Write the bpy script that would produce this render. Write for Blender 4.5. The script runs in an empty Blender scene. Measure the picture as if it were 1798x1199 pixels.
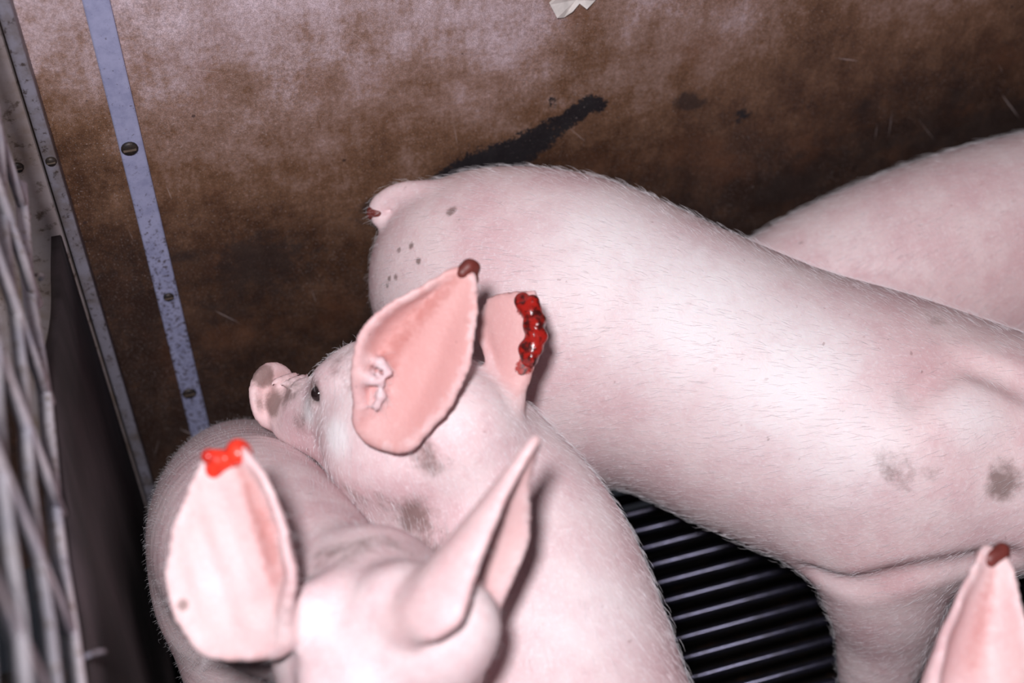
import bpy, math
import numpy as np
from mathutils import Vector, Matrix

rng = np.random.default_rng(7)
SC = bpy.context.scene
COL = SC.collection

# ------------------------------------------------------------------ camera
RIGHT = Vector((0.9564, -0.2915, 0.0161)); UP = Vector((0.2088, 0.7218, 0.6598)); FWD = Vector((0.2040, 0.6277, -0.7513))
CAM = Vector((0.1084, -0.9716, 1.35))
cd = bpy.data.cameras.new('camera'); cam = bpy.data.objects.new('camera', cd); COL.objects.link(cam)
rot = Matrix((RIGHT, UP, -FWD)).transposed()
cam.matrix_world = Matrix.Translation(CAM) @ rot.to_4x4()
cd.lens = 50.0; cd.sensor_width = 36.0; cd.clip_start = 0.02
cd.dof.use_dof = True; cd.dof.focus_distance = 1.16; cd.dof.aperture_fstop = 3.5
SC.camera = cam

# ------------------------------------------------------------------ world, flash, exposure
w = bpy.data.worlds.new('barn_air'); SC.world = w; w.use_nodes = True
w.node_tree.nodes['Background'].inputs[0].default_value = (0.75, 0.8, 1.0, 1); w.node_tree.nodes['Background'].inputs[1].default_value = 0.02
ld = bpy.data.lights.new('camera_flash', 'SPOT'); ld.shadow_soft_size = 0.045
ld.spot_size = math.radians(95); ld.spot_blend = 0.35
ld.energy = 86.0; ld.color = (1.0, 0.955, 1.0)
flash = bpy.data.objects.new('camera_flash', ld); COL.objects.link(flash)
fl = CAM - RIGHT * 0.07 + UP * 0.12 - FWD * 0.20
aim = CAM + FWD * 1.15
z = (fl - aim).normalized(); x = UP.cross(z).normalized(); y = z.cross(x)
flash.matrix_world = Matrix.Translation(fl) @ Matrix((x, y, z)).transposed().to_4x4()
SC.view_settings.view_transform = 'Standard'; SC.view_settings.look = 'None'
SC.view_settings.gamma = 1.0; SC.view_settings.use_curve_mapping = False
SC.view_settings.exposure = 0.0

# ------------------------------------------------------------------ helpers
def tag(o, label=None, cat=None, group=None, kind=None):
    if label: o['label'] = label
    if cat: o['category'] = cat
    if group: o['group'] = group
    if kind: o['kind'] = kind
    return o

def mesh_obj(name, V, F, mat=None, parent=None, smooth=True, attrs=None, origin=None):
    V = np.asarray(V, np.float32)
    if origin is not None: V = V - np.asarray(origin, np.float32)
    me = bpy.data.meshes.new(name)
    if isinstance(F, np.ndarray):
        n = F.shape[1]
        me.vertices.add(len(V)); me.vertices.foreach_set('co', V.ravel())
        me.loops.add(F.size); me.loops.foreach_set('vertex_index', F.astype(np.int32).ravel())
        me.polygons.add(len(F)); me.polygons.foreach_set('loop_start', np.arange(0, F.size, n, dtype=np.int32))
        me.update(calc_edges=True); me.validate()
    else:
        me.from_pydata(V.tolist(), [], [list(f) for f in F]); me.update()
    me.polygons.foreach_set('use_smooth', np.full(len(me.polygons), smooth)); me.update()
    for k, a in (attrs or {}).items():
        at = me.attributes.new(k, 'FLOAT_COLOR', 'POINT')
        at.data.foreach_set('color', np.concatenate([a, np.ones((len(a), 1))], 1).astype(np.float32).ravel())
    if mat: me.materials.append(mat)
    o = bpy.data.objects.new(name, me); COL.objects.link(o)
    if origin is not None: o.location = Vector([float(c) for c in origin])
    if parent is not None:
        o.parent = parent; o.matrix_parent_inverse = Matrix.Translation(-parent.location)
    return o

def box(c0, c1):
    (x0, y0, z0), (x1, y1, z1) = c0, c1
    V = [(x0,y0,z0),(x1,y0,z0),(x1,y1,z0),(x0,y1,z0),(x0,y0,z1),(x1,y0,z1),(x1,y1,z1),(x0,y1,z1)]
    F = [(0,3,2,1),(4,5,6,7),(0,1,5,4),(1,2,6,5),(2,3,7,6),(3,0,4,7)]
    return V, F

def bevel(o, wd, seg=2):
    m = o.modifiers.new('bevel', 'BEVEL'); m.width = wd; m.segments = seg; m.limit_method = 'ANGLE'
    return o

def tube(pts, rad, n=8, flat=1.0):
    """a bent wire; flat squashes it along x"""
    pts = np.asarray(pts, float); rad = np.broadcast_to(rad, (len(pts),))
    V = []; F = []
    ref = np.array([1., 0, 0])
    for i, p in enumerate(pts):
        t = pts[min(i+1, len(pts)-1)] - pts[max(i-1, 0)]; t /= np.linalg.norm(t)
        r0 = ref if abs(t @ ref) < .95 else np.array([0, 1., 0])
        a = r0 - (r0 @ t) * t; a /= np.linalg.norm(a); b = np.cross(t, a)
        for k in range(n):
            th = 2*math.pi*k/n
            V.append(p + rad[i]*(a*math.cos(th)*flat + b*math.sin(th)))
    for i in range(len(pts)-1):
        for k in range(n):
            F.append((i*n+k, i*n+(k+1) % n, (i+1)*n+(k+1) % n, (i+1)*n+k))
    F.append(tuple(range(n))[::-1]); F.append(tuple(range((len(pts)-1)*n, len(pts)*n)))
    return V, F

class NT:
    """tiny node-tree writer"""
    def __init__(s, name):
        s.m = bpy.data.materials.new(name); s.m.use_nodes = True; s.t = s.m.node_tree
        s.b = s.t.nodes['Principled BSDF']
    def n(s, typ, **kw):
        nd = s.t.nodes.new(typ)
        for k, v in kw.items():
            if k[0] == 'i' and k[1:].isdigit(): s.put(nd.inputs[int(k[1:])], v)
            elif k.startswith('in_'): s.put(nd.inputs[k[3:].replace('_', ' ')], v)
            else: setattr(nd, k, v)
        return nd
    def put(s, sock, v):
        if hasattr(v, 'is_linked') or isinstance(v, bpy.types.NodeSocket): s.t.links.new(v, sock)
        else: sock.default_value = v
    def coord(s): return s.n('ShaderNodeTexCoord').outputs['Object']
    def noise(s, scale, detail=3, rough=.55, vec=None, dist=0.0):
        nd = s.n('ShaderNodeTexNoise'); nd.inputs['Scale'].default_value = scale; nd.inputs['Detail'].default_value = detail
        nd.inputs['Roughness'].default_value = rough; nd.inputs['Distortion'].default_value = dist
        s.put(nd.inputs['Vector'], vec if vec is not None else s.coord()); return nd.outputs['Fac']
    def scale(s, v, sc):
        nd = s.n('ShaderNodeMapping'); s.put(nd.inputs[0], v); nd.inputs['Scale'].default_value = sc; return nd.outputs[0]
    def ramp(s, f, a, b, lo=0., hi=1.):
        nd = s.n('ShaderNodeMapRange', interpolation_type='SMOOTHSTEP'); s.put(nd.inputs[0], f)
        nd.inputs[1].default_value = a; nd.inputs[2].default_value = b; nd.inputs[3].default_value = lo; nd.inputs[4].default_value = hi
        return nd.outputs[0]
    def math(s, op, a, b=0.0, clamp=False):
        nd = s.n('ShaderNodeMath', operation=op, use_clamp=clamp); s.put(nd.inputs[0], a); s.put(nd.inputs[1], b); return nd.outputs[0]
    def mix(s, f, a, b, mode='MIX'):
        nd = s.n('ShaderNodeMix', data_type='RGBA', blend_type=mode)
        s.put(nd.inputs[0], f); s.put(nd.inputs[6], (*a, 1) if isinstance(a, tuple) and len(a) == 3 else a)
        s.put(nd.inputs[7], (*b, 1) if isinstance(b, tuple) and len(b) == 3 else b); return nd.outputs[2]
    def attr(s, name):
        a = s.n('ShaderNodeAttribute', attribute_name=name)
        sp = s.n('ShaderNodeSeparateColor'); s.put(sp.inputs[0], a.outputs['Color']); return sp.outputs
    def bump(s, h, strength, dist):
        nd = s.n('ShaderNodeBump'); nd.inputs['Strength'].default_value = strength; nd.inputs['Distance'].default_value = dist
        s.put(nd.inputs['Height'], h); s.put(s.b.inputs['Normal'], nd.outputs[0])
    def set(s, **kw):
        for k, v in kw.items(): s.put(s.b.inputs[k.replace('_', ' ')], (*v, 1) if isinstance(v, tuple) and len(v) == 3 else v)
        return s.m

# ------------------------------------------------------------------ materials
def m_wall():
    t = NT('stained_board'); st = t.attr('stain'); co = t.coord()
    n1 = t.noise(26, 6, .65); n2 = t.noise(170, 4, .7); n3 = t.noise(700, 2, .6)
    vert = t.noise(60, 4, .6, t.scale(co, (2.2, 1, .5)))
    f = t.math('ADD', st[0], t.math('MULTIPLY', t.math('SUBTRACT', n1, .5), .75))
    f = t.math('ADD', f, t.math('MULTIPLY', t.math('SUBTRACT', n2, .5), .45))
    f = t.math('ADD', f, t.math('MULTIPLY', t.math('SUBTRACT', vert, .5), .25), True)
    r = t.n('ShaderNodeValToRGB'); t.put(r.inputs[0], f); e = r.color_ramp.elements
    e[0].position = .0; e[0].color = (.026, .012, .0075, 1); e[1].position = 1.; e[1].color = (.50, .40, .44, 1)
    for p, c in ((.22, (.060, .026, .012)), (.45, (.135, .068, .037)), (.66, (.24, .150, .122))):
        q = e.new(p); q.color = (*c, 1)
    c = t.mix(t.ramp(n3, .58, .75, 0, .35), r.outputs[0], (.50, .44, .44))
    rust = t.ramp(t.noise(9, 3, .6), .52, .75)
    c = t.mix(t.math('MULTIPLY', rust, .35), c, (.16, .062, .028))
    nb_ = t.math('ADD', t.math('MULTIPLY', t.math('SUBTRACT', t.noise(95, 6, .8), .5), 1.3), t.math('MULTIPLY', t.math('SUBTRACT', t.noise(300, 3, .7), .5), .8))
    blk = t.math('ADD', st[1], nb_)
    blk = t.ramp(blk, .42, .60)
    c = t.mix(blk, c, (.010, .008, .010))
    dk = t.math('ADD', st[2], t.math('MULTIPLY', t.math('SUBTRACT', t.noise(85, 6, .8), .5), 2.0))
    c = t.mix(t.ramp(dk, .45, .85, 0, .8), c, (.022, .013, .011))
    gr = t.math('MULTIPLY', t.ramp(t.noise(1100, 2, .6), .3, .7, .72, 1.28), t.ramp(t.noise(330, 3, .7), .3, .7, .84, 1.16))
    c = t.mix(1., c, t.n('ShaderNodeCombineColor', i0=gr, i1=gr, i2=gr).outputs[0], 'MULTIPLY')
    sp = t.math('MULTIPLY', t.ramp(t.noise(420, 2, .5), .66, .74), t.ramp(st[0], .1, .6, .25, 1.))
    for ang, sc, th in ((.12, (170, 1, 5), .71), (-.35, (150, 1, 4), .73), (1.25, (160, 1, 4.5), .735), (.7, (150, 1, 5), .735)):
        mp = t.n('ShaderNodeMapping'); t.put(mp.inputs[0], co); mp.inputs['Rotation'].default_value = (0, ang, 0)
        mp2 = t.scale(mp.outputs[0], sc)
        sp = t.math('MAXIMUM', sp, t.math('MULTIPLY', t.ramp(t.noise(1.0, 2, .5, mp2), th, th+.02), t.ramp(t.noise(8, 2), .46, .56)))
    c = t.mix(t.math('MULTIPLY', sp, .55), c, (.46, .38, .37))
    vo = t.n('ShaderNodeTexVoronoi'); t.put(vo.inputs['Vector'], co); vo.inputs['Scale'].default_value = 34
    vc = t.n('ShaderNodeSeparateColor'); t.put(vc.inputs[0], vo.outputs['Color'])
    dot = t.math('MULTIPLY', t.ramp(vo.outputs['Distance'], .075, .05), t.ramp(vc.outputs[0], .60, .62))
    c = t.mix(t.math('MULTIPLY', dot, .8), c, (.03, .014, .012))
    t.bump(t.math('ADD', n2, t.math('MULTIPLY', blk, 1.2)), .25, .002)
    return t.set(Base_Color=c, Roughness=t.ramp(n1, .3, .7, .5, .75))
def m_metal(name, c1, c2, c3, rough=.42, met=.75, sc=40):
    t = NT(name); n1 = t.noise(sc, 5, .65); n2 = t.noise(sc*5, 4, .7)
    c = t.mix(t.ramp(n1, .4, .7), c1, c2); c = t.mix(t.ramp(n2, .55, .68, 0, .9), c, c3)
    t.bump(n2, .15, .001)
    return t.set(Base_Color=c, Metallic=met, Roughness=rough)
M = {}
M['wall'] = m_wall()
def m_strip():
    t = NT('zinc_strip'); zc = t.n('ShaderNodeSeparateXYZ'); t.put(zc.inputs[0], t.coord())
    n1 = t.noise(60, 5, .7); n2 = t.noise(220, 4, .75)
    c = t.mix(t.ramp(n1, .35, .7), (.40, .42, .62), (.30, .32, .50))
    low = t.ramp(zc.outputs[2], .60, .35, 0, .095)
    d = t.math('ADD', n2, low)
    c = t.mix(t.ramp(d, .60, .70, 0, .9), c, (.055, .032, .020))
    t.bump(n2, .15, .001)
    return t.set(Base_Color=c, Metallic=.35, Roughness=.45)
M['strip'] = m_strip()
M['post'] = m_metal('worn_post', (.34, .29, .295), (.22, .16, .125), (.09, .06, .045), .6, .1, 14)
M['angle'] = m_metal('grey_angle', (.25, .24, .29), (.15, .125, .12), (.05, .035, .03), .5, .3, 30)
M['wire'] = m_metal('galvanised_wire', (.66, .63, .67), (.46, .46, .54), (.26, .20, .16), .5, .2, 30)
M['screw'] = m_metal('dark_screw', (.03, .025, .025), (.05, .035, .025), (.01, .01, .01), .5, .5, 200)
M['slat'] = m_metal('steel_slat', (.050, .050, .078), (.032, .031, .042), (.02, .013, .011), .20, .75, 90)
def m_sheet():
    t = NT('black_sheet'); n1 = t.noise(14, 5, .6, t.scale(t.coord(), (1, 1, .5))); n2 = t.noise(130, 3, .6)
    c = t.mix(t.ramp(n1, .35, .7), (.012, .008, .009), (.040, .028, .032)); c = t.mix(t.ramp(n2, .62, .75, 0, .3), c, (.07, .04, .03))
    t.bump(n1, .2, .004)
    return t.set(Base_Color=c, Roughness=.7)
M['sheet'] = m_sheet()
def m_pit():
    t = NT('pit_slurry'); n = t.noise(40, 5, .7)
    return t.set(Base_Color=t.mix(t.ramp(n, .5, .72), (.012, .009, .008), (.06, .028, .014)), Roughness=.5)
M['pit'] = m_pit()
def m_skin():
    t = NT('pig_skin'); a = t.attr('mask'); a2 = t.attr('mask2'); co = t.coord()
    n1 = t.noise(17, 4, .6); n2 = t.noise(75, 4, .65); n3 = t.noise(330, 3, .6); n4 = t.noise(40, 5, .7)
    c = t.mix(t.ramp(n1, .3, .72), (.76, .625, .630), (.655, .455, .475))
    c = t.mix(t.ramp(n2, .52, .75, 0, .45), c, (.60, .375, .395))
    c = t.mix(t.ramp(n3, .50, .72, 0, .35), c, (.84, .78, .80))
    c = t.mix(t.math('MULTIPLY', a[0], .85), c, (.60, .285, .265))
    c = t.mix(t.math('MULTIPLY', a2[0], t.ramp(n2, .25, .75, .6, 1.)), c, (.42, .135, .115))
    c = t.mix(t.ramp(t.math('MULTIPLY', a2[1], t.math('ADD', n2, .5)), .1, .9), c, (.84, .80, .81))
    dirt_shade = t.math('ADD', a[2], t.math('MULTIPLY', t.math('SUBTRACT', n4, .5), 1.5))  # grime mask, also carries shade painted into folds and turned-away skin
    dirt_shade = t.math('MULTIPLY', t.ramp(dirt_shade, .35, .95), t.ramp(a[2], .02, .25))
    c = t.mix(t.math('MULTIPLY', dirt_shade, .75), c, (.14, .085, .07))
    spk = t.math('MULTIPLY', t.ramp(t.noise(120, 2, .5), .70, .76), t.ramp(n1, .4, .6))
    c = t.mix(t.math('MULTIPLY', spk, .45), c, (.22, .12, .11))
    bl = t.math('ADD', a[1], t.math('MULTIPLY', t.math('SUBTRACT', t.noise(160, 4, .7), .5), .9))
    blm = t.ramp(bl, .42, .62)
    c = t.mix(blm, c, t.mix(t.ramp(t.noise(140, 3, .6), .45, .6), (.30, .018, .012), (.05, .012, .010)))
    h = t.math('ADD', t.math('MULTIPLY', n2, .7), t.math('MULTIPLY', n3, .35))
    t.bump(h, .22, .004)
    t.set(Subsurface_Weight=.10, Subsurface_Scale=.006, Roughness=t.ramp(n2, .3, .7, .45, .62))
    t.b.inputs['Subsurface Radius'].default_value = (1., .35, .22)
    t.b.inputs['Specular IOR Level'].default_value = .35
    return t.set(Base_Color=c)
M['skin'] = m_skin()
def plain(name, c, rough=.5, **kw):
    t = NT(name); n = t.noise(90, 3); cc = t.mix(t.ramp(n, .35, .7), c, tuple(v*.75 for v in c)); return t.set(Base_Color=cc, Roughness=rough, **kw)
M['hair'] = plain('white_bristle', (.90, .87, .90), .4)
M['eye'] = plain('dark_eye', (.02, .012, .012), .08)
M['hoof'] = plain('horn_hoof', (.12, .09, .07), .5)
def m_wound():
    t = NT('raw_wound'); n = t.noise(170, 4, .6)
    c = t.mix(t.ramp(n, .42, .62), (.33, .014, .010), (.05, .007, .006)); t.bump(n, .4, .002)
    return t.set(Base_Color=c, Roughness=.2)
M['wound'] = m_wound()
def m_fresh():
    t = NT('fresh_wound'); n = t.noise(120, 3, .6)
    c = t.mix(t.ramp(n, .4, .65), (.80, .045, .022), (.45, .02, .012)); t.bump(n, .3, .002)
    return t.set(Base_Color=c, Roughness=.3)
M['fresh'] = m_fresh()
M['scab'] = plain('dark_scab', (.15, .028, .022), .5)
M['flake'] = plain('peeling_paint', (.62, .58, .55), .7)

# ------------------------------------------------------------------ value noise for baking stains
def vnoise(X, Z, s, seed):
    r = np.random.default_rng(seed).random((64, 64)).astype(np.float32)
    u = X*s; v = Z*s; i = np.floor(u).astype(int); j = np.floor(v).astype(int); fu = u-i; fv = v-j
    fu = fu*fu*(3-2*fu); fv = fv*fv*(3-2*fv)
    g = lambda a, b: r[a % 64, b % 64]
    return (g(i,j)*(1-fu)+g(i+1,j)*fu)*(1-fv)+(g(i,j+1)*(1-fu)+g(i+1,j+1)*fu)*fv
def fnoise(X, Z, s, seed, o=4):
    a = 0; w = 1; t = 0
    for k in range(o): a = a + w*vnoise(X, Z, s*2**k, seed+k); t += w; w *= .55
    return a/t
def seg_d(X, Z, pts, rad):
    d = np.full(X.shape, 9., np.float32)
    for (a, b, ra, rb) in zip(pts[:-1], pts[1:], rad[:-1], rad[1:]):
        ax, az = a; bx, bz = b; L2 = (bx-ax)**2+(bz-az)**2
        t = np.clip(((X-ax)*(bx-ax)+(Z-az)*(bz-az))/L2, 0, 1)
        dd = np.hypot(X-ax-t*(bx-ax), Z-az-t*(bz-az))/(ra+(rb-ra)*t); d = np.minimum(d, dd)
    return d
def sst(x, a, b):
    t = np.clip((x-a)/(b-a), 0, 1); return t*t*(3-2*t)

# ------------------------------------------------------------------ setting
def wall_back():
    xs = np.linspace(-.25, 1.75, 401); zs = np.linspace(-.02, 1.0, 205)
    X, Z = np.meshgrid(xs, zs, indexing='ij'); nx, nz = X.shape
    n = fnoise(X+1, Z+1, 7, 3); nb = fnoise(X+1, Z+1, 3, 11)
    lev = .07 + .76*sst(Z + .10*(n-.5) - .06*(X-.3), .28, .72) + .42*(nb-.5) + .25*(n-.5)
    lev -= .16*sst(X, .58, 1.05)*sst(Z, .2, .5)
    lev -= .26*np.exp(-((X-.485)/.045)**2)*sst(Z, .48, .58)          # brown run under the peeled paint
    lev -= .22*np.exp(-((X-.03)/.05)**2)*sst(Z, .75, .5)
    lev -= .10*np.exp(-((X-.72)/.05)**2-((Z-.56)/.06)**2)
    d = seg_d(X, Z, [(.355,.440),(.385,.450),(.42,.456),(.442,.468),(.467,.482),(.481,.492),(.494,.500),(.503,.498)], [.014,.019,.021,.017,.012,.011,.010,.009])
    blk = np.clip(1.12-.60*d, 0, 1)*(1-.45*np.exp(-((X-.461)/.010)**2-((Z-.478)/.006)**2))
    for (x_, z_, r_) in ((.656,.452,.011),(.652,.446,.007),(.458,.508,.005),(.457,.515,.004)):
        blk = np.maximum(blk, np.clip(.95-.5*np.hypot(X-x_, Z-z_)/r_, 0, 1)*.8)
    dk = .55*np.exp(-((Z-.40+.05*(X-.3))/.045)**2)*sst(X, .10, .16)*(.4+.9*n) + .45*sst(Z, .34, .16) + .40*np.exp(-((Z-.475)/.03)**2)*sst(X, .52, .6)*n + .35*sst(X, .6, .95)*sst(Z, .48, .36)
    for (x_, z_, r_, w_) in ((.59,.486,.016,.75),(.604,.474,.014,.6),(.795,.431,.02,.55),(.887,.458,.012,.5),(.906,.426,.025,.5),(.737,.334,.03,.7),(.70,.33,.03,.5),(.157,.386,.05,.5),(.10,.41,.02,.7),(.11,.325,.05,.5),(.19,.335,.06,.45),(.68,.516,.025,.35),(.29,.425,.02,.6),(.478,.539,.008,.6)):
        dk = dk + w_*np.exp(-(((X-x_)/r_)**2+((Z-z_)/(r_*.75))**2))
    V = np.stack([X, np.zeros_like(X), Z], -1).reshape(-1, 3)
    V[:, 1] += .0015*(fnoise(X, Z, 9, 23).ravel()-.5)
    idx = np.arange(nx*nz).reshape(nx, nz)
    F = np.stack([idx[:-1,:-1], idx[1:,:-1], idx[1:,1:], idx[:-1,1:]], -1).reshape(-1, 4)
    # thickness: a back sheet and rims
    B0 = len(V); V = np.concatenate([V, [(-.25,.02,-.02),(1.75,.02,-.02),(1.75,.02,1.),(-.25,.02,1.)]])
    c = [idx[0,0], idx[-1,0], idx[-1,-1], idx[0,-1]]
    F = np.concatenate([F, [[B0+3,B0+2,B0+1,B0],[c[1],c[0],B0,B0+1],[c[2],c[1],B0+1,B0+2],[c[3],c[2],B0+2,B0+3],[c[0],c[3],B0+3,B0]]])
    S = np.stack([lev, blk, dk], -1).reshape(-1, 3); S = np.concatenate([np.clip(S, 0, 1), np.zeros((4, 3))])
    o = mesh_obj('wall_back', V, F, M['wall'], attrs={'stain': S}); tag(o, kind='structure')
    return o
wb = wall_back()
# peeled paint flake, a ragged curled patch
def flake():
    pts = [(.450,.622),(.456,.609),(.463,.606),(.470,.613),(.477,.618),(.483,.613),(.491,.618),(.496,.628),(.487,.643),(.467,.640)]
    c = np.mean(pts, 0); V = [(c[0], -.0015, c[1])]
    V += [(x_, -.0035-.003*(i % 2), z_) for i, (x_, z_) in enumerate(pts)] + [(x_, -.0005, z_) for x_, z_ in pts]
    n = len(pts); F = [(0, 1+i, 1+(i+1) % n) for i in range(n)] + [(1+i, 1+n+i, 1+n+(i+1) % n, 1+(i+1) % n) for i in range(n)]
    return mesh_obj('peeling_flake', V, F, M['flake'], wb, smooth=False)
tag(flake(), 'pale flake of peeling paint')

def screw_head(parent, x, y, z, r=.0068, axis='y'):
    V = []; F = []; n = 16
    prof = [(r, 0), (r, .0012), (r*.8, .0026), (r*.25, .003)]
    for (rr, h) in prof:
        for k in range(n):
            a = 2*math.pi*k/n
            V.append((x+rr*math.cos(a), y-h, z+rr*math.sin(a)) if axis == 'y' else (x+h, y+rr*math.cos(a), z+rr*math.sin(a)))
    for i in range(len(prof)-1):
        for k in range(n): F.append((i*n+k, i*n+(k+1) % n, (i+1)*n+(k+1) % n, (i+1)*n+k))
    F.append(tuple(range((len(prof)-1)*n, len(prof)*n)))
    o = mesh_obj('screw', V, F, M['screw'], parent)
    V, F = box((x-r*.75, y-.0036, z-r*.12), (x+r*.75, y-.0026, z+r*.12))
    mesh_obj('slot', V, F, M['hoof'], o, smooth=False)
    return o
# the zinc cover strip
V, F = box((.0700, -.0045, 0.0), (.0905, 0.0, .98))
strip = bevel(mesh_obj('trim_1', V, F, M['strip'], smooth=False), .0015); tag(strip, kind='structure')
for zz in (.549, .222, .875): screw_head(strip, .0785, -.0045, zz, .0072)
screw_head(strip, .081, -.0045, .365, .005)
# corner angle
V, F = box((.0095, -.022, 0.0), (.0205, 0.0, .98))
ang = bevel(mesh_obj('trim_2', V, F, M['angle'], smooth=False), .002); tag(ang, kind='structure')
for zz in (.565, .074): screw_head(ang, .0155, -.022, zz, .0045)
# wide worn metal post behind the mesh
V, F = box((-.085, -.016, 0.0), (.0075, .0, .98))
post = bevel(mesh_obj('trim_3', V, F, M['post'], smooth=False), .003); tag(post, kind='structure')
for xx, zz in ((-.012, .56), (-.045, .6)): screw_head(post, xx, -.016, zz, .005)

# left wall: black sheet with a rising, curved upper edge
def left_sheet():
    ys = np.linspace(-.024, -1.3, 60); V = []; F = []
    for y_ in ys:
        t = np.clip((-y_-.024)/.30, 0, 1); zt = .485 + .155*(t**1.2)
        wob = .0015*math.sin(y_*23)
        for x_ in (.0065, -.0015):
            for k in range(9): V.append((x_+wob, y_, zt*k/8))
    m = 18
    for i in range(len(ys)-1):
        a = i*m; b = a+m
        for k in range(8):
            F.append((a+k, b+k, b+k+1, a+k+1)); F.append((a+9+k, a+10+k, b+10+k, b+9+k))
        F.append((a+8, b+8, b+17, a+17)); F.append((a, a+9, b+9, b))
    F.append(tuple(list(range(0, 9))+list(range(17, 8, -1)))); e = (len(ys)-1)*m
    F.append(tuple(list(range(e+8, e-1, -1))+list(range(e+9, e+18))))
    return mesh_obj('wall_left', V, F, M['sheet'])
tag(left_sheet(), kind='structure')

# wire mesh above the sheet
def wire_mesh():
    e = bpy.data.objects.new('wire_mesh_panel', None); e.location = (0, -.6, .65); COL.objects.link(e)
    tag(e, 'galvanised welded wire mesh panel along the left pen side, out of focus', 'mesh')
    for k in range(5):
        z_ = .655+.072*k
        pts = [(.002+.0012*math.sin(y_*31+k), y_, z_+.0015*math.sin(y_*17+k*2)) for y_ in np.linspace(-.15, -1.1, 24)]
        V, F = tube(pts, .0038 if k else .0046, 8); mesh_obj('wire', V, F, M['wire'], e)
    for k in range(11):
        y_ = -.175-.088*k
        pts = [(.0030+.001*math.sin(k), y_+.003*math.sin(k*1.7)*t, .645+.30*t) for t in np.linspace(0, 1, 8)]
        V, F = tube(pts, .0038, 8); mesh_obj('wire', V, F, M['wire'], e)
    for (y_, s) in ((-.235, .55), (-.535, 1.1)):
        pts = [(.002+.013*s*math.sin(a), y_+.006*(a-1)*s, .648+.012*s*(math.cos(a)-1)) for a in np.linspace(0, 2.6, 9)]
        V, F = tube(pts, .0014, 8); tag(mesh_obj('wire_hook', V, F, M['angle'], e), 'bent loose wire end')
    return e
wire_mesh()

# slatted floor over the pit
V, F = box((-.5, -1.6, -.26), (1.75, .0, -.22)); floor = mesh_obj('floor', V, F, M['pit'], smooth=False); tag(floor, kind='structure')
prof = [(.0048*math.cos(a), .0048*math.sin(a)-.0048) for a in np.linspace(0, math.pi, 9)] + [(-.0026, -.018), (.0026, -.018)]
V = [(x_, a, b) for x_ in (0.0, 1.72) for a, b in prof]; n = len(prof)
F = [(i, i+n, (i+1) % n+n, (i+1) % n)[::-1] for i in range(n)] + [tuple(range(n))[::-1], tuple(range(n, 2*n))]
s0 = mesh_obj('slat', V, F, M['slat'])
for k in range(58):
    s = s0 if k == 0 else s0.copy()
    if k: COL.objects.link(s)
    s.location = (0, -.012-.0236*k, 0); s.parent = floor
for x_ in (.12, .40, .86, 1.32, 1.66):
    V, F = box((x_-.012, -1.5, -.06), (x_+.012, -.001, -.0178)); mesh_obj('bearer', V, F, M['slat'], floor, smooth=False)

# ------------------------------------------------------------------ sculpting by distance field
def catmull(P, n):
    P = np.asarray(P, float); Q = np.vstack([2*P[0]-P[1], P, 2*P[-1]-P[-2]]); out = []
    for i in range(len(P)-1):
        a, b, c, d = Q[i:i+4]
        for t in np.linspace(0, 1, n, endpoint=False):
            out.append(.5*((2*b)+(c-a)*t+(2*a-5*b+4*c-d)*t*t+(3*b-3*c+d-a)*t**3))
    out.append(P[-1]); return np.array(out)

def smin(a, b, k):
    h = np.clip(.5+.5*(b-a)/k, 0, 1); return b*(1-h)+a*h-k*h*(1-h)

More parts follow.
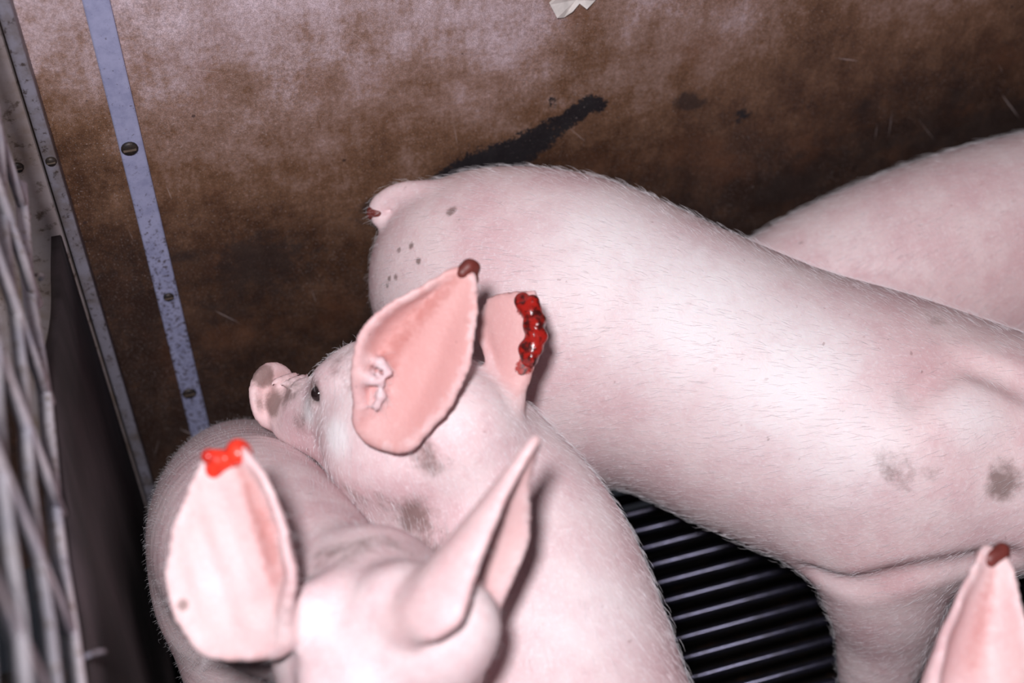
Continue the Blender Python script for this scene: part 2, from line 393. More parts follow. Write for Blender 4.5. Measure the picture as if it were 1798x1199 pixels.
class Sculpt:
    def __init__(s): s.ops = []; s.shells = []
    def sweep(s, nodes, k=.02, up=(0,0,1), n=5, sub=False):
        """nodes: (x,y,z,rx,rz) - rx lateral, rz along up"""
        P = catmull(nodes, n); s.ops.append(('sw', P, np.array(up, float), k, sub)); return s
    def ball(s, c, r, k=.02, sub=False, axes=None):
        r = np.broadcast_to(np.array(r, float), (3,)); s.ops.append(('el', np.array(c, float), r, k, sub, np.eye(3) if axes is None else np.array(axes, float))); return s
    def shell(s, pts, rad): s.shells.append((np.asarray(pts, np.float32), np.broadcast_to(np.asarray(rad, np.float32), (len(pts),)))); return s
    def bounds(s):
        lo = []; hi = []
        for o in s.ops:
            if o[4]: continue
            if o[0] == 'sw': r = o[1][:, 3:5].max(1)[:, None]; lo.append((o[1][:, :3]-r).min(0)); hi.append((o[1][:, :3]+r).max(0))
            else: lo.append(o[1]-o[2].max()); hi.append(o[1]+o[2].max())
        for p, r in s.shells: lo.append(p.min(0)-.01); hi.append(p.max(0)+.01)
        return np.min(lo, 0), np.max(hi, 0)
    def prim(s, o, P):
        if o[0] == 'el':
            q = (P-o[1].astype(np.float32)) @ o[5].T.astype(np.float32)
            k0 = np.sqrt((q*q/(o[2]**2).astype(np.float32)).sum(1)); k1 = np.sqrt((q*q/(o[2]**4).astype(np.float32)).sum(1))+1e-9
            return np.where(k0 > .3, k0*(k0-1)/k1, (k0-1)*o[2].min()).astype(np.float32)
        N = o[1].astype(np.float32); up = o[2].astype(np.float32); d = np.full(len(P), 9., np.float32)
        for i in range(len(N)-1):
            a = N[i]; b = N[i+1]; ax = b[:3]-a[:3]; L = float(np.linalg.norm(ax)); ax = ax/L
            n = up-(up@ax)*ax; n /= np.linalg.norm(n); l = np.cross(ax, n)
            q = P-a[:3]; qa = q@ax; t = np.clip(qa/L, 0, 1)
            rx = a[3]+(b[3]-a[3])*t; rz = a[4]+(b[4]-a[4])*t; rm = np.minimum(rx, rz)
            e = qa-t*L
            kk = np.sqrt(((q@l)/rx)**2+((q@n)/rz)**2+(e/rm)**2)
            d = np.minimum(d, (kk-1)*rm)
        return d
    def field(s, P):
        d = np.full(len(P), .2, np.float32)
        for o in s.ops:
            if o[0] == 'sw': r = o[1][:, 3:5].max()+.03; lo = (o[1][:, :3]).min(0)-r; hi = o[1][:, :3].max(0)+r
            else: lo = o[1]-o[2].max()-.03; hi = o[1]+o[2].max()+.03
            m = np.nonzero(((P > lo) & (P < hi)).all(1))[0]
            if not len(m): continue
            v = s.prim(o, P[m]); k = o[3]
            d[m] = -smin(-d[m], v, k) if o[4] else smin(d[m], v, k)
        return d
    def mesh(s, h=.0035, smooth=7):
        lo, hi = s.bounds(); lo = lo-3*h; B = 6
        nb = np.ceil((hi+3*h-lo)/(h*B)).astype(int); shp = nb*B+1
        D = np.full(shp, .2, np.float32)
        g = np.stack(np.meshgrid(*[np.arange(k) for k in nb], indexing='ij'), -1).reshape(-1, 3)
        cen = (lo+(g+.5)*B*h).astype(np.float32); dc = s.field(cen)
        near = np.abs(dc) < B*h*1.5
        ins = (~near) & (dc < 0)
        for b in g[ins]: D[b[0]*B:b[0]*B+B+1, b[1]*B:b[1]*B+B+1, b[2]*B:b[2]*B+B+1] = -.2
        loc = np.stack(np.meshgrid(*[np.arange(B+1)]*3, indexing='ij'), -1).reshape(-1, 3)
        gn = g[near]
        for c0 in range(0, len(gn), 1500):
            I = (gn[c0:c0+1500, None, :]*B+loc[None]).reshape(-1, 3)
            D[I[:, 0], I[:, 1], I[:, 2]] = s.field((lo+I*h).astype(np.float32))
        if s.shells:
            E = np.full(shp, .2, np.float32); w = 4
            off = np.stack(np.meshgrid(*[np.arange(-w, w+1)]*3, indexing='ij'), -1).reshape(-1, 3)
            for pts, rad in s.shells:
                for c0 in range(0, len(pts), 3000):
                    p = pts[c0:c0+3000]; r = rad[c0:c0+3000]
                    I = np.round((p-lo)/h).astype(int)[:, None, :]+off[None]
                    d = np.linalg.norm(lo+I*h-p[:, None, :], axis=2)-r[:, None]
                    I = np.clip(I, 0, shp-1).reshape(-1, 3)
                    np.minimum.at(E.reshape(-1), np.ravel_multi_index(I.T, shp), d.astype(np.float32).ravel())
            D = np.where(E < .05, smin(D, E, .012 if h > .002 else .003), D)
        return surface_nets(D, lo, h, smooth)

def surface_nets(D, lo, h, smooth):
    S = D < 0; c = np.zeros(np.array(D.shape)-1, np.int8)
    cor = [(i, j, k) for i in (0, 1) for j in (0, 1) for k in (0, 1)]
    sl = lambda o, n: slice(o, n-1+o)
    for (i, j, k) in cor: c += S[sl(i, D.shape[0]), sl(j, D.shape[1]), sl(k, D.shape[2])]
    I = np.argwhere((c > 0) & (c < 8)); vid = np.full(c.shape, -1, np.int32); vid[tuple(I.T)] = np.arange(len(I))
    vals = {o: D[I[:, 0]+o[0], I[:, 1]+o[1], I[:, 2]+o[2]] for o in cor}
    acc = np.zeros((len(I), 3)); cnt = np.zeros(len(I))
    for a in cor:
        for ax in range(3):
            if a[ax]: continue
            b = list(a); b[ax] = 1; b = tuple(b); va = vals[a]; vb = vals[b]; m = (va < 0) != (vb < 0)
            t = va[m]/(va[m]-vb[m]); p = np.tile(np.array(a, float), (m.sum(), 1)); p[:, ax] += t; acc[m] += p; cnt[m] += 1
    V = lo+(I+acc/cnt[:, None])*h; Q = []
    for ax in range(3):
        o1, o2 = [(1, 2), (2, 0), (0, 1)][ax]
        n0 = [slice(None)]*3; n1 = [slice(None)]*3; n0[ax] = slice(0, -1); n1[ax] = slice(1, None)
        A = S[tuple(n0)]; Bq = S[tuple(n1)]; E = np.argwhere(A != Bq)
        E = E[(E[:, o1] > 0) & (E[:, o2] > 0) & (E[:, o1] < c.shape[o1]) & (E[:, o2] < c.shape[o2])]
        fl_ = A[tuple(E.T)]
        def at(d1, d2):
            e = E.copy(); e[:, o1] -= d1; e[:, o2] -= d2; return vid[tuple(e.T)]
        q = np.stack([at(1, 1), at(0, 1), at(0, 0), at(1, 0)], 1)
        q[~fl_] = q[~fl_][:, ::-1]; Q.append(q)
    F = np.concatenate(Q); F = F[(F >= 0).all(1)]
    ed = np.concatenate([F[:, [0, 1]], F[:, [1, 2]], F[:, [2, 3]], F[:, [3, 0]]]); ed = np.concatenate([ed, ed[:, ::-1]])
    deg = np.maximum(np.bincount(ed[:, 0], minlength=len(V)), 1)
    for it in range(smooth):
        for lam in (.55, -.50):
            avg = np.stack([np.bincount(ed[:, 0], V[ed[:, 1], k], len(V)) for k in range(3)], 1)/deg[:, None]
            V = V+lam*(avg-V)
    return V, F

def normals(V, F):
    n = np.cross(V[F[:, 2]]-V[F[:, 0]], V[F[:, 3]]-V[F[:, 1]]); N = np.zeros_like(V)
    for k in range(4):
        for a in range(3): N[:, a] += np.bincount(F[:, k], n[:, a], len(V))
    return N/(np.linalg.norm(N, axis=1)[:, None]+1e-9)

# ------------------------------------------------------------------ pig building
def unit(v): v = np.array(v, float); return v/np.linalg.norm(v)
class Head:
    """frame at the poll (top of the head between the ears): x to the snout, y to the pig's left, z up"""
    def __init__(s, poll, d, up=(0,0,1), scale=1.0):
        s.o = np.array(poll, float); s.x = unit(d); u = np.array(up, float); s.z = unit(u-(u@s.x)*s.x); s.y = np.cross(s.z, s.x); s.k = scale
    def p(s, a, b, c): return s.o+s.k*(a*s.x+b*s.y+c*s.z)
    def n(s, a, b, c, r, r2): return (*s.p(a, b, c), r*s.k, r2*s.k)
    def axes(s): return np.array([s.x, s.y, s.z])
    def build(s, S, back=(-.05,-.078,.068,.074), top=(.005,-.066,.064,.064)):
        up = s.z; k = s.k
        S.sweep([s.n(back[0],0,*back[1:]), s.n(top[0],0,*top[1:]), s.n(.055,0,-.070,.056,.062), s.n(.095,0,-.086,.042,.042), s.n(.135,0,-.090,.031,.031), s.n(.155,0,-.090,.0225,.023), s.n(.180,0,-.086,.0205,.021)], .02, up)
        S.sweep([s.n(-.02,0,-.115,.055,.04), s.n(.06,0,-.118,.044,.032), s.n(.12,0,-.116,.028,.020), s.n(.165,0,-.113,.022,.016)], .02, up)
        for sg in (1, -1):
            S.ball(s.p(.015, sg*.044, -.095), (.050*k, .030*k, .045*k), .025, axes=s.axes())
            S.ball(s.p(.066, sg*.036, -.038), (.024*k, .014*k, .011*k), .014, axes=s.axes())   # brow
            S.ball(s.p(.083, sg*.051, -.052), (.0085*k, .0085*k, .006*k), .006, sub=True, axes=s.axes())
            S.ball(s.p(.070, sg*.046, -.050), (.005*k, .006*k, .010*k), .005, axes=s.axes())
            S.ball(s.p(.086, sg*.045, -.063), (.009*k, .005*k, .003*k), .005, axes=s.axes())
        # snout disc with a raised rim
        for a in np.linspace(0, 2*math.pi, 34, endpoint=False):
            S.ball(s.p(.190+.005*math.sin(a), .028*math.cos(a), -.084+.030*math.sin(a)), .0055*k, .003)
        S.ball(s.p(.190, 0, -.084), (.0055*k, .029*k, .031*k), .003, axes=s.axes())
        for q in (.172, .158, .145): S.ball(s.p(q, 0, -.062), (.004*k, .022*k, .005*k), .005, axes=s.axes())
        for sg in (1, -1): S.ball(s.p(.199, sg*.011, -.088), (.010*k, .006*k, .008*k), .003, sub=True, axes=s.axes())
        # mouth line
        S.sweep([(*s.p(.186, .030, -.116), .003, .003), (*s.p(.14, .036, -.110), .003, .003), (*s.p(.095, .044, -.100), .002, .002)], .004, up, 3, True)
        S.sweep([(*s.p(.186, -.030, -.116), .003, .003), (*s.p(.14, -.036, -.110), .003, .003), (*s.p(.095, -.044, -.100), .002, .002)], .004, up, 3, True)
    def eyes(s, parent):
        for sg in (1, -1):
            c = s.p(.081, sg*.0455, -.052); V = []; F = []; n = 14; m = 8; r = .0078*s.k
            for i in range(m+1):
                for j in range(n):
                    a = math.pi*i/m; b = 2*math.pi*j/n
                    V.append(c+r*np.array([math.sin(a)*math.cos(b), math.sin(a)*math.sin(b), math.cos(a)]))
            for i in range(m):
                for j in range(n): F.append((i*n+j, i*n+(j+1) % n, (i+1)*n+(j+1) % n, (i+1)*n+j))
            mesh_obj('eye', V, F, M['eye'], parent)

def ear(S, base, tip, N, wl, wr, cup=.6, bend=.0, th=.0034, ridges=0, rim=0., rimr=0., store=None, cupr=None, tint=.6, chan=None, back=.12):
    """stamped ear shell. wl/wr: half widths along the length towards +/-S; cup: half-angle of the cross-section arc; rim: height of a rolled edge"""
    base = np.array(base, float); tip = np.array(tip, float); T = tip-base; L = np.linalg.norm(T); T /= L
    N = np.array(N, float); N = unit(N-(N@T)*T); Sd = np.cross(T, N)
    nv = int(L*(1+back)/.0013)+2; vs = np.linspace(-back, 1, nv); P = []; R = []; U = []
    tl = np.linspace(0, 1, len(wl)); tr = np.linspace(0, 1, len(wr))
    for v in vs:
        vc = min(max(v, 0), 1); close = math.sqrt(max(0., 1-(min(v, 0)/back)**2))
        for sg, w_, cp, rm in ((1, catmull_eval(tl, wl, vc), cup, rim), (-1, catmull_eval(tr, wr, vc), cup if cupr is None else cupr, rimr)):
            w_ = max(w_*close, .001)
            A = cp*(1-.35*vc); nu = max(int(w_/.0012), 2); u = np.linspace(0, 1, nu)
            Rr = w_/max(A, 1e-3); sx = Rr*np.sin(u*A); nn = Rr*(1-np.cos(u*A))
            taper = np.sin(np.pi*np.clip(v*.9+.08, 0, 1))
            if ridges: nn = nn+.0017*np.sin(u*w_*ridges+v*4*sg+sg)*taper*np.sin(np.pi*np.clip(u, .02, .98))
            if rm: nn = nn+taper*rm*(np.exp(-((u-.97)/.10)**2)-.55*np.exp(-((u-.66)/.17)**2))
            nn = nn+bend*vc*vc*L
            ed = .0005*np.sin(v*23+sg)+.0003*np.sin(v*61)
            P.append(base+T*L*v+np.outer(sg*(sx+ed*u*u), Sd)+np.outer(nn, N))
            R.append(th*(1+.8*(1-vc)**3)*(1-.25*u**4)); U.append(np.stack([np.full(nu, vc), sg*u], 1))
    P = np.vstack(P); S.shell(P, np.concatenate(R))
    if store is not None: store.append((P, np.vstack(U), N, tint, chan))
def catmull_eval(t, w, v): 
    i = min(int(v*(len(t)-1)), len(t)-2); f = (v-t[i])/(t[i+1]-t[i])
    w = [2*w[0]-w[1]]+list(w)+[2*w[-1]-w[-2]]; a, b, c, d = w[i:i+4]
    return .5*((2*b)+(c-a)*f+(2*a-5*b+4*c-d)*f*f+(3*b-3*c+d-a)*f**3)

def near_mask(V, pts, r0, r1, uv=None):
    """1 within r0 of the point cloud, 0 beyond r1"""
    pts = np.asarray(pts, float); m = np.zeros(len(V)); near = np.zeros(len(V), int); lo = pts.min(0)-r1; hi = pts.max(0)+r1
    idx = np.nonzero(((V > lo) & (V < hi)).all(1))[0]
    for c in range(0, len(idx), 2000):
        ii = idx[c:c+2000]; d = ((V[ii][:, None]-pts[None])**2).sum(2); near[ii] = d.argmin(1); d = np.sqrt(d.min(1))
        m[ii] = 1-sst(d, r0, r1)
    return m, near

def leg(S, pts, k=.03):
    S.sweep(pts, k, (0, 1, 0.1), 4)

def finish_pig(name, S, spine, label, h=.003, ears=(), dirt_shade=(), blood=(), white=(), pink=(), hairs=15000, hair_len=.0115, base=None, hoofs=(), nohair=None):
    V, F = S.mesh(h)
    N = normals(V, F)
    a = np.zeros((len(V), 3)); a2 = np.zeros((len(V), 3))
    for (P, U, n, tint, chan) in ears:
        m, ni = near_mask(V, P[::7], .0045, .014); u = U[::7][ni, 1]; v = U[::7][ni, 0]
        ins = sst(N@n, -.1, .5)
        a[:, 0] = np.maximum(a[:, 0], tint*m*(.55+.45*ins)*(1-.45*sst(np.abs(u), .86, .97)))
        if chan is not None:
            cu, cs = chan
            a2[:, 0] = np.maximum(a2[:, 0], cs*m*ins*np.exp(-((u-cu*(1-.35*v))/.20)**2)*sst(v, .12, .35)*(1-.6*sst(v, .8, 1.)))
    for (p, r, s) in pink: a[:, 0] = np.maximum(a[:, 0], s*(1-sst(np.linalg.norm(V-np.array(p), axis=1), 0, r)))
    for (p, r, s) in dirt_shade: a[:, 2] = np.maximum(a[:, 2], s*(1-sst(np.linalg.norm(V-np.array(p), axis=1), 0, r)))
    for (p, r, s) in blood: a[:, 1] = np.maximum(a[:, 1], s*(1-sst(np.linalg.norm(V-np.array(p), axis=1), 0, r)))
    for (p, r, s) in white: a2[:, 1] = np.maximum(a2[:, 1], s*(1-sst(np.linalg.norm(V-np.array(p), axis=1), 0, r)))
    o = mesh_obj(name, V, F, M['skin'], attrs={'mask': a, 'mask2': a2}, origin=base)
    tag(o, label, 'pig')
    if hairs:
        sp = np.asarray(spine, float); sp = catmull(sp, 6)
        ok = np.nonzero((V[:, 2] > .06) & (a[:, 0] < .3) & (a[:, 1] < .1) & ((np.linalg.norm(V-np.array(nohair[0]), axis=1) > nohair[1]*.42) if nohair is not None else True))[0]
        pick = rng.choice(ok, hairs)
        p = V[pick]+rng.normal(0, h*.5, (hairs, 3)); nn = N[pick]
        i = np.argmin(((p[:, None]-sp[None])**2).sum(2), 1); i2 = np.minimum(i+1, len(sp)-1); i1 = np.maximum(i2-1, 0)
        t = sp[i1]-sp[i2]                                                    # spine runs tail..head, hair lies to the tail
        t /= np.linalg.norm(t, axis=1)[:, None]
        fl_ = t+np.array([0, 0, -.55])+rng.normal(0, .16, (hairs, 3)); fl_ -= (fl_*nn).sum(1)[:, None]*nn
        fl_ /= np.linalg.norm(fl_, axis=1)[:, None]+1e-9
        L = hair_len*rng.uniform(.45, 1.2, hairs)[:, None]; lift = rng.uniform(.01, .13, hairs)[:, None]
        if nohair is not None: L *= np.clip((np.linalg.norm(p-np.array(nohair[0]), axis=1)/nohair[1])**2, .12, 1)[:, None]
        q = np.stack([p-nn*.001, p+fl_*L*.5+nn*L*lift*.8, p+fl_*L+nn*L*lift], 1)
        hc = bpy.data.hair_curves.new('bristles'); hc.add_curves([3]*hairs)
        off = np.array(o.location)
        hc.attributes['position'].data.foreach_set('vector', (q-off).astype(np.float32).ravel())
        ra = hc.attributes.get('radius') or hc.attributes.new('radius', 'FLOAT', 'POINT')
        ra.data.foreach_set('value', np.tile(np.array([.00006, .00005, .00002], np.float32), hairs))
        hc.materials.append(M['hair'])
        ho = bpy.data.objects.new('bristles', hc); COL.objects.link(ho); ho.parent = o; ho['kind'] = 'stuff'
    for (c, d) in hoofs:
        V, F = [], []
        for sg in (-1, 1):
            b0 = len(V); c2 = np.array(c)+sg*.011*np.array([-d[1], d[0], 0]); n = 10
            for (zz, rx, fw) in ((0, .0125, .006), (.012, .0118, .003), (.026, .0095, 0)):
                for k in range(n):
                    th = 2*math.pi*k/n; l = rx*1.35*math.cos(th)+fw
                    V.append(c2+np.array([d[0], d[1], 0])*l+np.array([-d[1], d[0], 0])*rx*.8*math.sin(th)+np.array([0, 0, zz]))
            for r_ in range(2):
                for k in range(n): F.append((b0+r_*n+k, b0+r_*n+(k+1) % n, b0+(r_+1)*n+(k+1) % n, b0+(r_+1)*n+k))
            F.append(tuple(range(b0+n-1, b0-1, -1))); F.append(tuple(range(b0+2*n, b0+3*n)))
        mesh_obj('hoof', V, F, M['hoof'], o)
    return o

def lumps(name, parent, pts, rad, mat, label=None, h=.0012):
    S = Sculpt()
    for p, r in zip(pts, rad): S.ball(p, r, .003)
    V, F = S.mesh(h, 2); o = mesh_obj(name, V, F, mat, parent)
    if label: o['label'] = label
    return o
def scatter(c, ext, n, r0, r1, seed):
    g = np.random.default_rng(seed); ext = [np.array(e) for e in ext]
    P = [np.array(c)+sum(e*g.uniform(-1, 1) for e in ext) for _ in range(n)]
    return P, g.uniform(r0, r1, n)

#PIGS
# ------------------------------------------------------------------ the long pig lying across the picture (rump to the wall)
def pig_long():
    S = Sculpt()
    sp = [(.328,-.078,.390,.055,.065),(.358,-.10,.397,.10,.108),(.420,-.148,.386,.125,.137),(.505,-.210,.368,.118,.136),(.583,-.274,.352,.122,.134),(.655,-.330,.348,.125,.134),(.725,-.375,.357,.108,.118),(.80,-.42,.37,.085,.095)]
    S.sweep(sp, .03, n=8)
    d = np.array([.83, -.56, 0]); sd = np.array([.56, .83, 0])           # sd: towards the wall (pig's left)
    at = lambda s, l, z_: np.array([.355, -.105, 0])+d*s+sd*l+np.array([0, 0, z_])
    for sg in (1, -1):
        S.sweep([(*at(.05, sg*.055, .33), .072, .095), (*at(.06, sg*.068, .23), .055, .075), (*at(.02, sg*.07, .15), .030, .04), (*at(-.01, sg*.07, .10), .022, .026), (*at(.0, sg*.07, .03), .019, .021)], .04, d)
        if sg > 0: S.sweep([(*at(.405, sg*.075, .34), .055, .075), (*at(.42, sg*.085, .24), .050, .066), (*at(.435, sg*.085, .15), .038, .046), (*at(.42, sg*.08, .08), .024, .028), (*at(.425, sg*.08, .03), .021, .023)], .028, d)
        else: S.sweep([(0.6296, -0.4098, 0.3237, 0.05, 0.07), (0.6456, -0.4229, 0.2439, 0.05, 0.058), (0.6551, -0.4328, 0.1849, 0.042, 0.047), (0.6559, -0.4492, 0.1049, 0.031, 0.034), (0.6673, -0.4503, 0.075, 0.022, 0.025), (0.6773, -0.4503, 0.03, 0.021, 0.023)], .028, d)
    S.ball(at(.40, -.085, .36), (.075, .045, .085), .03, axes=[d, sd, (0,0,1)])
    for pts, r_, k_ in (([(.640,-.382,.476),(.667,-.372,.481),(.690,-.369,.481),(.710,-.383,.478),(.735,-.405,.474)], .0105, .014), ([(.572,-.424,.292),(.594,-.445,.303),(.618,-.463,.331),(.650,-.476,.346),(.70,-.48,.35)], .008, .022)):
        S.sweep([(*q, r_, r_) for q in pts], k_, (.1, .2, 1), 4, True)
    S.ball((.680,-.398,.428), (.045, .028, .038), .018)
    H = Head(at(.63, 0, .45), (.80, -.52, -.42), scale=.9); H.build(S)
    st = []
    ear(S, H.p(-.01,.06,-.03), H.p(-.04,.12,.08), H.x, [.02,.04,.035,.015,.004], [.02,.04,.035,.015,.004], .6, store=st)
    ear(S, H.p(-.01,-.06,-.03), H.p(-.04,-.12,.08), H.x, [.02,.04,.035,.015,.004], [.02,.04,.035,.015,.004], .6, store=st)
    S.sweep([(.350,-.078,.470,.017,.017),(.322,-.052,.478,.0105,.0105),(.300,-.040,.474,.0085,.0085),(.282,-.038,.462,.0080,.0080),(.279,-.044,.452,.0075,.0075)], .012)
    P = finish_pig('pig', S, [q[:3] for q in sp], 'long pale pink pig standing across the middle, rump and tail to the stained wall', ears=st,
        dirt_shade=[((.332,-.107,.504),.011,1.),((.276,-.114,.456),.03,.35)]+[(q_, .0065, 1.1) for q_ in ((.284,-.106,.468),(.293,-.113,.478),(.295,-.131,.476),(.269,-.119,.441),(.276,-.123,.453),(.272,-.117,.447))]+[((.692,-.315,.476),.05,.42),((.613,-.421,.437),.040,.75),((.635,-.43,.435),.025,.6),((.693,-.454,.429),.034,1.0),((.667,-.370,.478),.012,.8),((.645,-.378,.474),.01,.8)],  # besides grime, paints shade into the neck fold and along the shoulder top
        white=[((.45,-.20,.505),.16,.6),((.50,-.26,.49),.17,.7),((.55,-.325,.465),.16,.7),((.58,-.385,.435),.12,.6),((.676,-.408,.463),.06,.55)], pink=[((.70,-.38,.46),.14,.22),((.62,-.45,.33),.10,.18),((.33,-.10,.45),.12,.10)], base=(.5,-.2,0), hairs=42000,  # white: flash-lit band along back and shoulder painted as paler skin
        hoofs=[(at(.0, .07, 0), d), (at(.0, -.07, 0), d), (at(.425, .08, 0), d), ((0.6793, -0.4503, 0), d)])
    H.eyes(P)
    q, r = scatter((.277,-.042,.455), [(.003,0,0),(0,.003,0),(0,0,.003)], 6, .004, .006, 4)
    lumps('tail_scab', P, q, r, M['scab'], 'dark scab on the docked tail tip')
pig_long()

# ------------------------------------------------------------------ pig behind at the right
def pig_right():
    S = Sculpt()
    sp = [(.635,-.085,.225,.04,.05),(.665,-.095,.242,.065,.09),(.745,-.112,.268,.092,.122),(.86,-.126,.292,.112,.136),(.98,-.135,.303,.118,.14),(1.08,-.14,.313,.115,.13),(1.16,-.155,.34,.09,.10),(1.22,-.165,.36,.075,.085)]
    S.sweep(sp, .03, n=8)
    for sg in (1, -1):
        S.sweep([(.74,-.115+sg*.03,.24,.05,.075),(.74,-.115+sg*.045,.18,.042,.055),(.72,-.115+sg*.05,.11,.026,.03),(.715,-.115+sg*.05,.03,.019,.021)], .04, (1,0,0))
        S.sweep([(1.04,-.14+sg*.06,.30,.05,.07),(1.04,-.14+sg*.07,.2,.042,.05),(1.05,-.14+sg*.07,.1,.025,.03),(1.05,-.14+sg*.07,.03,.02,.022)], .03, (1,0,0))
    H = Head((1.21,-.165,.44), (.85,-.2,-.45), scale=.9); H.build(S); st = []
    ear(S, H.p(-.01,.06,-.03), H.p(-.04,.12,.08), H.x, [.02,.04,.035,.015,.004], [.02,.04,.035,.015,.004], .6, store=st)
    ear(S, H.p(-.01,-.06,-.03), H.p(-.04,-.12,.08), H.x, [.02,.04,.035,.015,.004], [.02,.04,.035,.015,.004], .6, store=st)
    P = finish_pig('pig', S, [q[:3] for q in sp], 'pink pig at the right edge, only its back showing beside the wall', ears=st, h=.0036,
        dirt_shade=[((.746,-.153,.416),.06,.45),((.84,-.16,.44),.06,.35)], pink=[((.85,-.22,.36),.16,.2)], base=(.9,-.14,0), hairs=30000,
        hoofs=[((x_, y_+s_*w_, 0), (1, 0)) for x_, y_, w_ in ((.715, -.115, .05), (1.05, -.14, .07)) for s_ in (1, -1)])
    H.eyes(P)
pig_right()

# ------------------------------------------------------------------ pig with two bitten ears, facing the corner
def pig_middle():
    S = Sculpt()
    sp = [(.320,-.90,.335,.055,.065),(.318,-.86,.345,.090,.100),(.310,-.77,.350,.110,.125),(.300,-.64,.355,.108,.125),(.296,-.54,.362,.104,.116),(.303,-.475,.382,.096,.105),(.306,-.410,.412,.084,.09),(.288,-.352,.452,.068,.070),(.265,-.315,.482,.056,.058)]
    S.sweep(sp, .03, n=8)
    for sg in (1, -1):
        S.sweep([(.33+sg*.055,-.80,.31,.065,.085),(.33+sg*.06,-.80,.2,.05,.06),(.33+sg*.06,-.84,.13,.03,.035),(.33+sg*.06,-.85,.03,.019,.021)], .04, (0,1,0))
        S.sweep([(.305+sg*.06,-.47,.30,.045,.07),(.305+sg*.065,-.46,.2,.038,.05),(.305+sg*.065,-.45,.1,.025,.028),(.305+sg*.065,-.45,.03,.02,.022)], .03, (0,1,0))
    H = Head((.2535,-.2811,.5506), (-.631,.684,-.366), up=(.105,.542,.833), scale=.8); H.build(S, (-.05,-.085,.06,.062), (.005,-.070,.060,.060)); st = []
    ear(S, (.213,-.353,.557), (.290,-.310,.641), (-.35,-.62,.70), [.030,.0375,.0365,.025,.007], [.018,.037,.041,.026,.007], .50, store=st, cupr=.95, tint=1., chan=(-.50, .8), rimr=.009, ridges=150, back=.12)
    ear(S, (.315,-.340,.536), (.3254,-.2806,.5753), (.2,.7,.3), [.006,.012,.020,.024,.014], [.006,.016,.024,.026,.024], .4, store=st, tint=1.5, rim=-.003)
    S.sweep([(.224,-.325,.43,.040,.046),(.248,-.355,.425,.044,.052),(.275,-.40,.40,.055,.068)], .03, n=5)                 # jowl and throat
    S.sweep([(.212,-.350,.548,.010,.008),(.232,-.352,.545,.011,.009),(.255,-.352,.535,.010,.010)], .012)                # root of the near ear
    # folds of the ear canal
    for c, r in (((.2195,-.3365,.598),.0042),((.2235,-.3425,.593),.0038),((.212,-.343,.590),.0046),((.2155,-.351,.580),.0044),((.211,-.355,.574),.0036),((.218,-.345,.5885),.004)): S.ball(np.array(c)+np.array((-.0004,-.0013,.0015)), r, .0022)
    for pth in ([(.209,-.340,.594),(.2155,-.3455,.591),(.222,-.3465,.589)], [(.2215,-.350,.582),(.2165,-.356,.575),(.211,-.360,.569)]): S.sweep([(*q_, .0017, .0017) for q_ in pth], .002, (.3, .1, 1), 4, True)
    P = finish_pig('pig', S, [q[:3] for q in sp], 'pig in the middle facing left to the corner, with two bloody bitten ears', ears=st,
        dirt_shade=[((.20,-.37,.475),.05,.55),((.27,-.42,.48),.05,.45),((.215,-.30,.53),.05,.45),((.230,-.385,.475),.04,.95),((.241,-.374,.531),.035,.75),(H.p(.19,.012,-.058),.020,1.5),(H.p(.172,.024,-.08),.022,1.3),(H.p(.15,.02,-.07),.03,.9),(H.p(.085,.045,-.05),.035,.8),(H.p(.12,.035,-.09),.03,.75),(H.p(.05,.03,-.01),.05,.6),((.205,-.247,.513),.05,.5),((.24,-.41,.46),.05,.8),((.195,-.262,.52),.025,.5),((.185,-.345,.478),.04,.6),((.2155,-.346,.590),.004,1.6),((.2085,-.3565,.571),.005,1.6),((.225,-.345,.590),.004,1.5)],  # last three spots paint shade into the ear-canal slits
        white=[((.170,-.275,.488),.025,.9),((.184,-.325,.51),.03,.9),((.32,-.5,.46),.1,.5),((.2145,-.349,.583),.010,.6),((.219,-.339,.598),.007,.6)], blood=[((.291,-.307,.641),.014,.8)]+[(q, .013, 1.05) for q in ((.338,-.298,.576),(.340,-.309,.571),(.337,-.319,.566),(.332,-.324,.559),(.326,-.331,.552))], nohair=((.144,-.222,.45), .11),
        base=(.31,-.62,0), hairs=42000, pink=[(H.p(.19,0,-.084),.045,.9),((.32,-.335,.54),.03,.4)],
        hoofs=[((.305+s_*.065, y_, 0), (0, 1)) for y_ in (-.85, -.45) for s_ in (1, -1)])
    H.eyes(P)
    q, r = scatter((.291,-.308,.638), [(.0075,.003,.0),(0,.002,.002),(0,0,.007)], 16, .0030, .0048, 2)
    lumps('ear_wound', P, q, r, M['scab'], 'crusted dark red bite at the upright ear tip')
    q, r = [], []; g = np.random.default_rng(5); path = catmull([(.3375,-.292,.578),(.3415,-.300,.5755),(.3415,-.310,.571),(.3375,-.3195,.566),(.331,-.3265,.5575)], 6)
    for c in path:
        for m_ in range(3): q.append(c+g.normal(0, .0020, 3)+np.array((-.0005,-.0013,.0015))); r.append(g.uniform(.0038, .0058))
    lumps('ear_wound', P, q, r, M['wound'], 'large wet red bite along the far ear rim')
pig_middle()

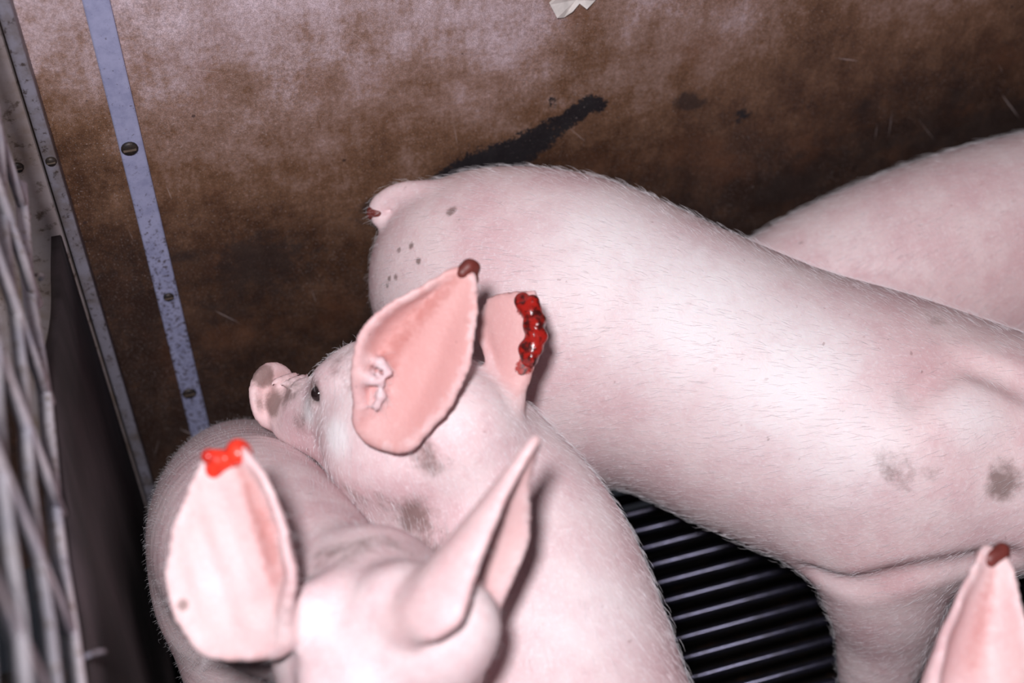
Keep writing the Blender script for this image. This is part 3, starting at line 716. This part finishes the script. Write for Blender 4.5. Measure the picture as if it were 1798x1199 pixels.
# ------------------------------------------------------------------ nearest pig, head raised, sitting up in the corner
def pig_near():
    S = Sculpt()
    sp = [(.108,-.115,.105,.075,.075),(.110,-.16,.19,.086,.10),(.108,-.24,.29,.088,.10),(.110,-.322,.389,.082,.086),(.126,-.387,.440,.072,.076),(.150,-.450,.495,.055,.057),(.166,-.490,.535,.048,.046)]
    S.sweep(sp, .03, n=8, up=(0,.6,.8))
    for sg in (1, -1):
        S.sweep([(.115+sg*.045,-.15,.12,.05,.075),(.115+sg*.048,-.23,.10,.045,.06),(.11+sg*.055,-.26,.05,.028,.03),(.11+sg*.055,-.19,.028,.02,.02)], .03, (0,1,.1))
        S.sweep([(.118+sg*.05,-.33,.33,.042,.06),(.118+sg*.052,-.37,.22,.034,.042),(.118+sg*.052,-.39,.11,.023,.026),(.118+sg*.052,-.40,.03,.02,.022)], .03, (0,1,0))
    H = Head((.172,-.510,.612), (-.2,-.96,-.12), up=(-.04,-.1,1), scale=.9); H.build(S, (-.03,-.095,.048,.048), (.01,-.075,.058,.054)); st = []
    # image-left ear is open to the viewer, the other is folded
    ear(S, (.107,-.517,.598), (.106,-.443,.673), (-.35,-.75,.55), [.014,.031,.033,.028,.013], [.044,.052,.047,.034,.013], 1.0, cupr=.45, ridges=300, store=st, tint=.50, chan=(.52, .8), rim=.0075, back=.16)
    ear(S, (.203,-.532,.629), (.281,-.490,.681), (.614,-.807,-.175), [.062,.058,.050,.022,.004], [.058,.042,.028,.014,.004], 1.4, store=st, tint=.55, back=.32)
    S.sweep([(.178,-.525,.570,.034,.034),(.200,-.540,.596,.028,.028),(.212,-.550,.616,.020,.020)], .035, (0,.3,1))
    S.sweep([(0.1842, -0.5315, 0.6069, 0.018, 0.018), (0.1945, -0.5522, 0.603, 0.022, 0.022), (0.2076, -0.5615, 0.5988, 0.022, 0.022), (0.2203, -0.5601, 0.6035, 0.014, 0.014)], .028, (.2,.3,1))                   # cheek running up into the folded ear
    S.ball((0.2139, -0.5517, 0.6047), .013, .022)
    S.sweep([(.112,-.512,.590,.012,.012),(.13,-.51,.588,.016,.016),(.15,-.508,.585,.018,.018)], .015)
    P = finish_pig('pig', S, [q[:3] for q in sp], 'nearest pig with raised head, blurred, one upright ear with a bright red tip', ears=st,
        dirt_shade=[((.155,-.468,.575),.045,.62),((.175,-.474,.585),.05,.62),((.195,-.482,.587),.05,.62),((.215,-.50,.585),.035,.5),((.18,-.505,.595),.05,.5),((.177,-.544,.595),.025,.75),((.185,-.525,.595),.03,.5),((.061,-.500,.612),.008,1.3),((.112,-.515,.597),.014,.8)],  # arc over the poll: grime plus painted shading where the crest turns away
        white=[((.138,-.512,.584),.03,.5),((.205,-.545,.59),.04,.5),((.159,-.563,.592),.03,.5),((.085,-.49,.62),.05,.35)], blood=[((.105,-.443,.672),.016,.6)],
        base=(.11,-.25,0), hairs=24000, hoofs=[((.118+s_*.052, -.40, 0), (0, -1)) for s_ in (1, -1)])
    H.eyes(P)
    q, r = scatter((.105,-.445,.669), [(.011,0,0),(0,.002,0),(0,0,.006)], 22, .0042, .0068, 9)
    lumps('ear_wound', P, q, r, M['fresh'], 'bright red raw bite at the ear tip')
pig_near()

# ------------------------------------------------------------------ pig at the lower right corner, only an ear tip in view
def pig_corner():
    S = Sculpt()
    sp = [(1.02,-.90,.33,.05,.06),(.97,-.88,.34,.10,.105),(.88,-.84,.34,.112,.125),(.77,-.79,.34,.11,.125),(.67,-.745,.36,.10,.11),(.59,-.735,.35,.075,.08),(.53,-.72,.37,.06,.064)]
    S.sweep(sp, .03, n=8)
    d = np.array([-.92, .38, 0]); sd = np.array([-.38, -.92, 0])
    for sg in (1, -1):
        for (c, b) in (((.94, -.87), .0), ((.70, -.76), 0)):
            c = np.array([*c, 0])+sd*sg*.06
            S.sweep([(*(c+(0,0,.30)), .055, .08), (*(c+(0,0,.2)), .042, .055), (*(c+(.01,0,.12)), .027, .03), (*(c+(0,0,.03)), .019, .021)], .035, d, n=12)
    H = Head((.484,-.715,.468), (-.08,-.90,-.45), up=(0,-.2,1), scale=.8); H.build(S, (-.03,-.08,.05,.05), (.01,-.068,.055,.052)); st = []
    S.sweep([(*H.p(.0,.03,-.06), .034, .034), (.500,-.676,.505,.026,.026), (.506,-.666,.540,.018,.018)], .02, (0,.4,1))
    ear(S, (.507,-.663,.544), (.556,-.591,.591), (-.2,-.63,.75), [.054,.046,.034,.021,.009], [.054,.046,.034,.021,.009], 1.7, tint=.45, chan=(0.0, .6), store=st)
    ear(S, H.p(-.01,-.06,-.03), H.p(-.04,-.12,.08), H.x, [.02,.04,.035,.015,.004], [.02,.04,.035,.015,.004], .6, store=st)
    P = finish_pig('pig', S, [q[:3] for q in sp], 'pig at the bottom right corner, only one narrow folded ear with a sore tip showing', ears=st, h=.0036,
        blood=[((.556,-.591,.591),.014,.6)], base=(.78,-.79,0), hairs=0)
    H.eyes(P)
    q, r = scatter((.555,-.594,.587), [(.007,0,0),(0,.002,0),(0,0,.006)], 12, .0035, .0055, 12)
    lumps('ear_wound', P, q, r, M['scab'], 'dull red sore at the ear tip')
pig_corner()
